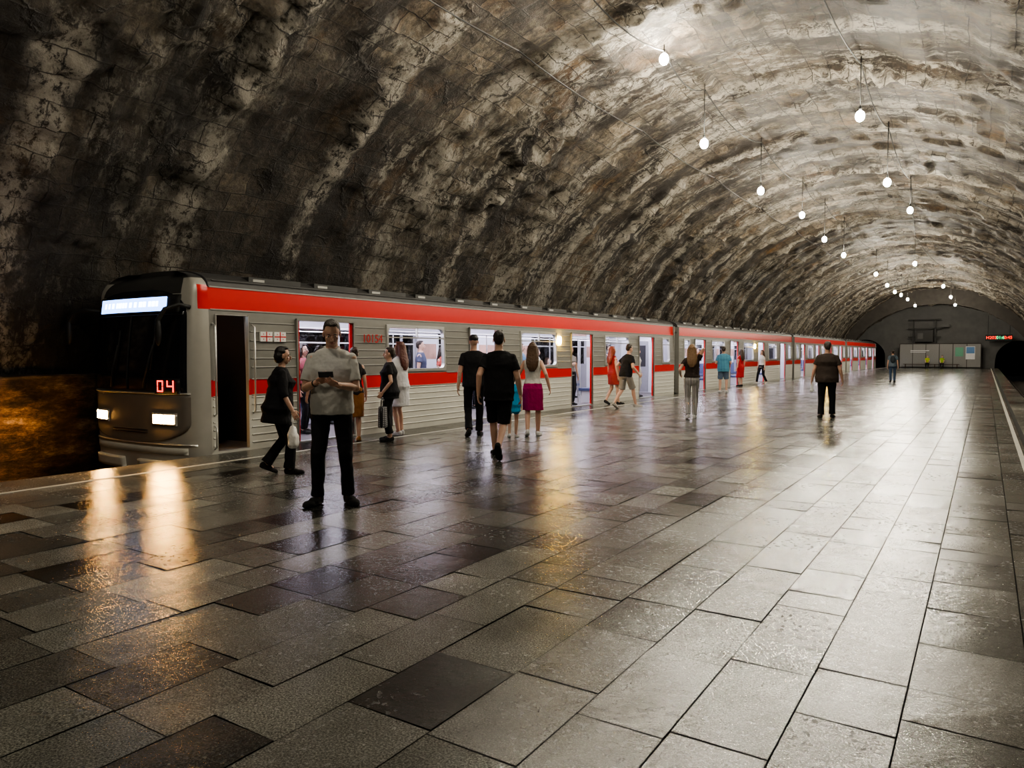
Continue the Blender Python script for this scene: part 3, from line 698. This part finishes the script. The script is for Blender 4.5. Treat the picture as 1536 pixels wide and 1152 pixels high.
    for j in range(17):
        t=math.pi*j/16; c_=math.cos(t); s=math.sin(t)
        prof.append((XC+(HW-.06)*(abs(c_)**.75)*(1 if c_>0 else -1),2.49+.30*abs(s)**.8))
    for ya,yb in ((y0 if not head else y0+.02,y1),):
        vs=[(x,ya,z) for x,z in prof]+[(x,yb,z) for x,z in prof]; k=len(prof)
        m.add(vs,[(i,i+1,k+i+1,k+i) for i in range(k-1)]+[tuple(range(k-1,-1,-1)),tuple(range(k,2*k))],ROOF)
    y=y0+.8
    while y<y1-1.2:
        m.box(XS-.42,XS-.14,y,y+1.05,2.60,2.71,ROOF); m.box(XS-.14,XS-.135,y+.08,y+.3,2.64,2.68,ALU); y+=1.35
    m.tube([(XS-.10,y0+.1,2.60),(XS-.10,y1-.1,2.60)],.015,ROOF,6)
    for xx in (XC-.55,XC+.55): m.box(xx-.09,xx+.09,yi+.2,y1-.2,2.235,2.258,GLOW)
    for xx in (XC-.75,XC+.75): m.tube([(xx,yi+.1,1.95),(xx,y1-.15,1.95)],.014,ALU,8)
    ed=sorted(doors)
    segs=list(zip([d+.85 for d in ed[:-1]],[d-.85 for d in ed[1:]]))
    for a,b_ in segs:
        for xx,s in((XF+.09,1),(XS-.09,-1)):
            x1_=xx+s*.48; m.box(min(xx,x1_),max(xx,x1_),a,b_,.38,.46,SEAT); m.box(min(xx,xx+s*.08),max(xx,xx+s*.08),a,b_,.46,.98,SEAT); m.box(min(xx,xx+s*.40),max(xx,xx+s*.40),a+.05,b_-.05,.02,.38,INT)
            for yy in(a,b_): m.tube([(xx+s*.5,yy,.02),(xx+s*.5,yy,1.95)],.016,ALU,8)
    m.box(XF+.3,XS-.35,y0+.8,y1-.8,-.75,-.15,RUB)
    for yc in ((y0+3.2),(y1-3.2)):
        for o in(-1.05,1.05):
            for xx in (XC-.76,XC+.76): m.tube([(xx-.06,yc+o,-.66),(xx+.06,yc+o,-.66)],.40,RUB,24)
        m.box(XC-1.0,XC+1.0,yc-1.5,yc+1.5,-.8,-.55,RUB)
    if not head:
        m.box(XC-.55,XC+.55,y0-.5,y0,-.1,2.1,RUB)
    o=m.obj(name,TMATS,parent); return o
TR=empty('metro_train',(0,0,0))
car('head_car',6.75,26.15,[9.05,13.95,18.75,23.5],[(10.6,12.4),(15.45,17.25),(20.25,22.05)],[(24.95,25.65)],True,TR)
for i in range(3):
    s=26.6+19.85*i
    car('trailer_car_%d'%(i+1),s,s+19.35,[s+2.5,s+7.3,s+12.1,s+16.9],[(s+4.0,s+5.8),(s+8.8,s+10.6),(s+13.6,s+15.4)],[(s+.6,s+1.3),(s+18.1,s+18.8)],False,TR)
# ---- cab front
Y0F=6.28
ZT=2.76
def FS(s,z,off=0):
    def base(s,z):
        a=min(1,abs(s)); y=Y0F+.47*(1-max(0,1-a**3.0)**(1/3.0))
        k=1-a**5
        if z>1.1: y+=k*.10*(z-1.1)**1.4
        if z<.35: y+=k*.10*(.35-z)**2
        hw=HW
        if z>2.3:
            q=min(1,(z-2.3)/(ZT-2.295)); hw=(HW-.02)*(1-q**3.2)**(1/3.2) if q<1 else 0.0; y+=.42*q**3*k
        hw+=-.06*max(0,(z-.9)/1.6)**2 if z<2.3 else -.03*(1-min(1,(z-2.3)/.46))
        return V((XC+max(hw,.0)*s,y,z))
    p=base(s,z)
    if off:
        ss=max(-.97,min(.97,s)); d1=base(ss+.01,z)-base(ss-.01,z); d2=base(ss,z+.01)-base(ss,z-.01)
        n=d1.cross(d2).normalized()
        if n.y>0: n=-n
        p=p+n*off
    return p
def tt(t): return math.copysign(1-(1-abs(t))**1.8,t)
def patch(m,zs,sl,sr,off,mat,ns=24):
    vs=[];fs=[]; rows=len(zs)
    for z in zs:
        a,b_=sl(z),sr(z)
        for j in range(ns+1): vs.append(FS(a+(b_-a)*j/ns,z,off))
    for i in range(rows-1):
        for j in range(ns): fs.append((i*(ns+1)+j,i*(ns+1)+j+1,(i+1)*(ns+1)+j+1,(i+1)*(ns+1)+j))
    edge=[(i,0) for i in range(rows)]+[(rows-1,j) for j in range(ns+1)]+[(i,ns) for i in range(rows-1,-1,-1)]+[(0,j) for j in range(ns,-1,-1)]
    o=len(vs)
    for (i,j) in edge:
        z=zs[i]; a,b_=sl(z),sr(z); vs.append(FS(a+(b_-a)*j/ns,z,-.01))
    for q in range(len(edge)-1):
        i,j=edge[q]; i2,j2=edge[q+1]; fs.append((i*(ns+1)+j,i2*(ns+1)+j2,o+q+1,o+q))
    m.add(vs,fs,mat)
def lin(a,b_,n): return [a+(b_-a)*i/n for i in range(n+1)]
M_taupe=simple('cab_taupe',(.16,.14,.12),.35,var=.08)
M_mask=simple('cab_windscreen',(.008,.009,.012),.08,var=.05)
M_silver=simple('cab_silver',(.44,.43,.39),.33,.2,var=.06)
M_dest=simple('destination_sign',(.3,.45,.9),.3,em=(.22,.42,1.0),es=6.0)
M_destw=simple('destination_sign_text',(.8,.9,1),.3,em=(.70,.85,1.0),es=10)
M_head=simple('headlight',(1,.8,.5),.3,em=(1.0,.52,.14),es=210)
M_led=simple('red_led',(.6,.02,.01),.4,em=(1,.03,.012),es=4.5)
M_ledb=simple('board_red_led',(.6,.02,.01),.4,em=(1,.04,.02),es=2.8)
M_gled=simple('board_green_led',(.02,.6,.2),.4,em=(.05,1,.35),es=2.0)
m=MB(); zs=lin(-.30,2.16,24)+lin(2.16,2.5,6)[1:]+lin(2.5,ZT-.004,12)[1:]; ns=60; vs=[];fs=[]
for z in zs:
    for j in range(ns+1): vs.append(FS(tt(-1+2*j/ns),z))
mm=[]
for i in range(len(zs)-1):
    for j in range(ns):
        fs.append((i*(ns+1)+j,i*(ns+1)+j+1,(i+1)*(ns+1)+j+1,(i+1)*(ns+1)+j))
        zc=(zs[i]+zs[i+1])/2; sc0=tt(-1+2*(j+.5)/ns)
        mm.append(1 if (abs(sc0)>.985 and 2.16<zc<2.52) else 2 if (zc>2.40 and abs(sc0)<.80) or zc>2.62 else 0)
m.add(vs,fs,0); m.m=mm
o=m.obj('cab_shell',[M_silver,M_red,M_roof],TR,True)
m=MB()
def wm(z):
    w=.90
    if z>2.0: w=.90*max(0,1-((z-2.0)/.46)**3)**(1/3)
    return w
patch(m,lin(.92,2.0,12)+[2.0+.455*math.sin(math.pi/2*i/14) for i in range(1,15)],lambda z:-wm(z),lambda z:wm(z),.022,0)
def wt_(z):
    w=.93
    if z<.5: w=.93*max(0,1-((.5-z)/.34)**2.6)**(1/2.6)
    return w
patch(m,[.5-.335*math.cos(math.pi/2*i/12)  for i in range(12)]+lin(.5,.91,6),lambda z:-wt_(z),lambda z:wt_(z),.016,1)
m.obj('cab_mask',[M_mask,M_taupe],TR,True)
m=MB()
patch(m,lin(2.13,2.34,3),lambda z:-.76,lambda z:.62,.034,0)
patch(m,lin(2.10,2.37,3),lambda z:-.80,lambda z:.82,.028,1)
s=-.66
rnd=random.Random(3)
while s<.5:
    w=rnd.uniform(.035,.07); patch(m,lin(2.20,2.28,2),lambda z:s,lambda z:s+w,.038,2,3); s+=w+rnd.choice([.015,.015,.05])
m.obj('destination_display',[M_dest,M_rub,M_destw],TR,True)
m=MB()
for s in(1,-1):
    a,b_=(.44,.80) if s>0 else (-.80,-.44)
    patch(m,lin(.43,.62,3),lambda z:a,lambda z:b_,.03,1,8)
    for (p,q) in ((.47,.61),(.63,.77)):
        p,q=(p,q) if s>0 else (-q,-p)
        patch(m,lin(.46,.59,3),lambda z:p,lambda z:q,.04,0,6)
m.obj('headlights',[M_head,M_alu],TR,True)
m=MB(); patch(m,lin(.90,1.13,3),lambda z:.50,lambda z:.84,.032,0,8); m.obj('route_display',[M_dark],TR,True)
def seg7(m,ch,ox,oz,w,h,t,P):
    on={'0':'abcdef','1':'bc','2':'abged','3':'abgcd','4':'fgbc','5':'afgcd','6':'afgecd'}[ch]
    S={'a':(0,h-t,w,h),'d':(0,0,w,t),'g':(0,h/2-t/2,w,h/2+t/2),'f':(0,h/2,t,h),'b':(w-t,h/2,w,h),'e':(0,0,t,h/2),'c':(w-t,0,w,h/2)}
    for q in on:
        x0,z0,x1,z1=S[q]; x0+=.004;x1-=.004;z0+=.004;z1-=.004
        m.add([P(ox+x0,oz+z0),P(ox+x1,oz+z0),P(ox+x1,oz+z1),P(ox+x0,oz+z1)],[(0,1,2,3)],0)
m=MB(); Pf=lambda u,z: FS(.545+u/1.35,z,.042)
seg7(m,'0',0,.925,.13,.18,.03,Pf); seg7(m,'4',.19,.925,.13,.18,.03,Pf)
m.obj('route_number',[M_led],TR)
m=MB()
patch(m,lin(-.26,-.10,4),lambda z:-.80,lambda z:-.15,.05,0,10); patch(m,lin(-.26,-.10,4),lambda z:.15,lambda z:.80,.05,0,10)
patch(m,lin(.13,.155,1),lambda z:-.97,lambda z:.97,.02,1,40)
patch(m,lin(.895,.915,1),lambda z:-.93,lambda z:.93,.03,1,40)
patch(m,lin(.0,.10,2),lambda z:-.9,lambda z:.9,.012,0,30)
for z_ in (.30,.34): patch(m,lin(z_,z_+.015,1),lambda z:-.35,lambda z:.35,.026,2,12)
m.tube([FS(-.02,z,.03) for z in lin(.95,2.08,8)],.012,2,6)
m.tube([FS(s_,2.07,.03) for s_ in lin(-.86,.86,16)],.010,2,6)
for s,lean_ in ((-.35,.12),(.30,.16)):
    m.tube([FS(s,.98,.04),FS(s+lean_*.5,1.25,.055),FS(s+lean_,1.62,.045)],.012,2,6); m.tube([FS(s+lean_-.02,1.25,.045),FS(s+lean_+.03,1.85,.045)],.010,2,6)
for sx in (1,-1):
    a=FS(sx*.93,2.18,.0); 
    if sx>0: pts=[a,a+V((-.02,-.16,.03)),a+V((-.12,-.32,-.04)),a+V((-.20,-.38,-.20)),a+V((-.20,-.38,-.45))]
    else: pts=[a,a+V((-.22,-.14,.04)),a+V((-.42,-.22,-.02)),a+V((-.52,-.26,-.18)),a+V((-.50,-.26,-.42))]
    m.tube(pts,[.03,.03,.032,.035,.03],2,8)
    m.ell(pts[-1]+V((0,0,.08)),(.055,.045,.20),2); 
for y,z0,z1 in ((6.80,.55,1.95),(6.80,.05,.42),(7.50,.55,1.95)):
    m.tube([(XS-.02,y,z0),(XS+.05,y,z0+.04),(XS+.05,y,z1-.04),(XS-.02,y,z1)],.014,1,8)
m.box(XC-.12,XC+.12,5.95,6.9,-.62,-.38,2); m.tube([(XC,5.85,-.5),(XC,6.0,-.5)],[.14,.14],2,14)
m.box(XC-.9,XC+.9,6.6,7.1,-.6,-.3,2)
m.box(XF+.35,XS-.3,6.55,7.9,-.12,.0,2)
m.obj('cab_fittings',[M_lt,M_alu,M_rub],TR,True)
m=MB(); m.box(XC-.9,XC+.5,6.95,7.5,.02,.95,0); m.box(XC-.3,XC+.1,7.5,7.9,.4,.5,0); m.box(XF+.1,XS-.1,7.88,7.94,.02,2.25,0); m.obj('cab_interior',[M_dark],TR)
M_wht=simple('flag_white',(.75,.74,.72),.5); M_fred=simple('flag_red',(.55,.02,.02),.5); M_num=simple('number_red',(.45,.015,.012),.4)
text('10154','car_number',.22,(XS+.022,10.17,1.77),(math.radians(90),0,math.radians(90)),M_num,TR,.003)
m=MB()
for y in (7.64,7.91):
    x=XS+.018; z=1.69; W,H=.23,.155
    m.box(XS-.02,x,y,y+W,z,z+H,0); m.box(x,x+.002,y,y+W,z+H/2-.010,z+H/2+.010,1); m.box(x,x+.002,y+W/2-.010,y+W/2+.010,z,z+H,1)
    for dy in(.25,.75):
        for dz in (.24,.76):
            m.box(x,x+.002,y+W*dy-.011,y+W*dy+.011,z+H*dz-.003,z+H*dz+.003,1); m.box(x,x+.002,y+W*dy-.003,y+W*dy+.003,z+H*dz-.011,z+H*dz+.011,1)
m.obj('flag_decals',[M_wht,M_fred],TR)
M_amb=simple('amber_lamp',(1,.7,.1),.3,em=(1,.60,.06),es=420)
m=MB()
for y in (17.4,37.4,57.3): m.ell((XS+.02,y,1.85),(.03,.06,.11),0)
m.obj('door_indicator_lamps',[M_amb],TR,True)
for s in (-.62,.62):
    l=bpy.data.lights.new('headlight_beam','SPOT'); l.energy=300; l.color=(1,.50,.18); l.spot_size=math.radians(110); l.spot_blend=.9; l.shadow_soft_size=.08
    o=bpy.data.objects.new('headlight_beam',l); COL.objects.link(o); p=FS(s,.52,.12); o.location=p; o.rotation_euler=(math.radians(80),0,math.radians(180+(0 if s>0 else -20))); o.parent=TR
# ================================================================== LAMPS
M_bulb=simple('lamp_bulb',(1,1,1),.3,em=(1.0,.91,.74),es=1150)
M_cord=simple('lamp_cord',(.02,.02,.02),.6)
lamps=[(-5.7,10.0,7.05),(-5.7,14.6,7.55),(-5.7,17.2,6.45),(-5.7,22.4,6.3),(-5.7,28.2,6.5),(-5.7,32.6,6.2),(-5.7,37.5,6.1),(-5.7,49.5,6.3),(-5.7,55.6,6.1),(-5.7,60.6,6.0),(-5.7,65.3,6.1),(-5.7,71,6.1),(-5.7,79,6.0),
 (-2.36,17.3,6.54),(-2.36,22.5,6.15),(-2.36,29.6,6.55),(-3.3,44.9,6.3),(-2.66,61,6.3),(-2.5,70,6.1),(-2.5,80,6.0),
 (-2.4,10.5,6.6),(-5.7,3.5,6.6),(-3.6,-3,6.6)]  # this row: unseen lamps outside the view, added as fill for the foreground
for (x,y,z) in lamps:
    m=MB(); zc=CZ+math.sqrt(R*R-(x-CX)**2)-.02
    m.tube([(0,0,.12),(0,0,zc-z)],.011,1,6); m.tube([(0,0,.09),(0,0,.20)],[.038,.028],1,10)
    m.ell((0,0,0),(.092,.092,.115),0,n=16,k=10)
    m.obj('pendant_bulb_lamp',[M_bulb,M_cord],None,True,(x,y,z))
def sagline(name,pts,r=.008,sag=.25):
    m=MB()
    for a,b_ in zip(pts[:-1],pts[1:]):
        a=V(a);b_=V(b_); P=[]
        for i in range(9):
            t=i/8; p=a.lerp(b_,t); p.z-=sag*4*t*(1-t); P.append(p)
        m.tube(P,r,0,5)
    m.obj(name,M_cord,None,True)
def vz(x): return CZ+math.sqrt(R*R-(x-CX)**2)-.12
L=[l for l in lamps if l[0]==-5.7 and l[1]<80]; L.sort(key=lambda q:q[1])
sagline('ceiling_cable',[(x,y,vz(x)-.05) for x,y,z in L],.014,.30)
L=[l for l in lamps if -3.4<l[0]<-2.3]; L.sort(key=lambda q:q[1])
sagline('ceiling_cable',[(x,y,vz(x)-.05) for x,y,z in L],.014,.30)
sagline('ceiling_cable',[(-7.6,y,vz(-7.6)) for y in range(6,84,6)],.014,.12)
# ================================================================== END OF PLATFORM
m=MB(); x0,x1=-7.6,-.4; n=6
for i in range(n):
    a=x0+(x1-x0)*i/n; b_=x0+(x1-x0)*(i+1)/n
    m.box(a+.02,b_-.02,86.9,86.95,.1,2.45,0); m.box(a-.03,a+.03,86.86,87.0,0,2.5,1)
m.box(x1-.03,x1+.03,86.86,87.0,0,2.5,1); m.box(x0,x1,86.86,87.0,2.45,2.53,1)
m.box(-2.6,-1.9,86.84,86.88,1.2,2.1,2); m.box(-1.7,-.9,86.84,86.88,.9,2.2,3); m.box(-1.65,-.95,86.83,86.84,1.5,2.15,4)
m.box(-6.6,-4.9,86.84,86.88,1.75,1.82,3); m.box(-6.6,-5.2,86.84,86.88,1.6,1.66,3)
M_part=simple('partition_panel',(.19,.19,.185),.5)
m.obj('partition_hoarding',[M_part,M_dconc,simple('poster_green',(.1,.3,.2),.5),simple('poster_white',(.6,.6,.62),.5),simple('poster_blue',(.08,.2,.4),.5)])
m=MB(); m.box(-7.2,-2.2,86.15,86.5,.36,.42,0)
for x in(-7.0,-4.35,-2.4): m.box(x-.04,x+.04,86.15,86.5,0,.36,0)
m.obj('platform_bench',[M_sleeper])
m=MB()
for x in(-6.4,-4.4):
    m.box(x-.06,x+.06,87.3,87.42,0,5.0,0)
for z in (3.2,4.1,5.0): m.box(-6.9,-3.9,87.3,87.4,z-.05,z+.05,0)
m.box(-6.2,-4.6,87.1,87.6,2.7,3.9,0); m.box(-6.0,-5.5,87.05,87.1,3.0,3.6,1); m.tube([(-6.3,87.3,3.2),(-4.5,87.3,4.1)],.04,0,6)
for x in(-3.9,): m.box(x,x+.7,87.1,87.7,4.2,4.5,1)
m.obj('signal_gantry',[M_rub,M_conc])
CK=empty('led_clock_board',(1.05,86.8,3.05))
m=MB(); m.box(-1.12,1.12,0,.12,-.30,.30,0); m.tube([(-.9,0.06,.3),(-.9,.06,2.2)],.02,0,6); m.tube([(.9,0.06,.3),(.9,.06,1.9)],.02,0,6); m.obj('case',[M_rub],CK)
text('H202','clock_red',.40,(-.62,-.02,0),(math.radians(90),0,0),M_ledb,CK,.005)
text('01:6','clock_green',.40,(.12,-.02,0),(math.radians(90),0,0),M_gled,CK,.005)
text('0:45','clock_red_2',.40,(.76,-.02,0),(math.radians(90),0,0),M_ledb,CK,.005)
m=MB(); m.tube([(4.08,83.4,1.9),(4.08,83.6,1.9)],.10,0,12); m.tube([(4.08,83.5,-1.25),(4.08,83.5,1.9)],.03,1,6); m.obj('tunnel_signal_lamp',[simple('signal_red',(1,.1,.05),.4,em=(1,.12,.05),es=8),M_rub])
m=MB()
for i in range(8):
    for yy in (15.62,15.92): m.box(-1.85+i*.10,-1.80+i*.10,yy,yy+.05,.001,.005,0)
for yy in (15.62,15.92): m.box(-1.95,-1.0,yy+.07,yy+.085,.001,.004,0)
m.obj('floor_marking',[M_dconc])
# ================================================================== WORLD + CAMERA
w=bpy.data.worlds.new('World'); sc.world=w; w.use_nodes=True
w.node_tree.nodes['Background'].inputs[0].default_value=(.02,.02,.02,1); w.node_tree.nodes['Background'].inputs[1].default_value=.2
try: sc.view_settings.look='AgX - Medium High Contrast'
except Exception as e: print(e)
cam=bpy.data.cameras.new('camera'); cam.sensor_width=36; cam.lens=1100/1536*36; cam.clip_end=300
co=bpy.data.objects.new('camera',cam); COL.objects.link(co); co.location=(0,0,1.5); co.rotation_euler=(math.radians(90-2.39),0,math.radians(32.84)); sc.camera=co
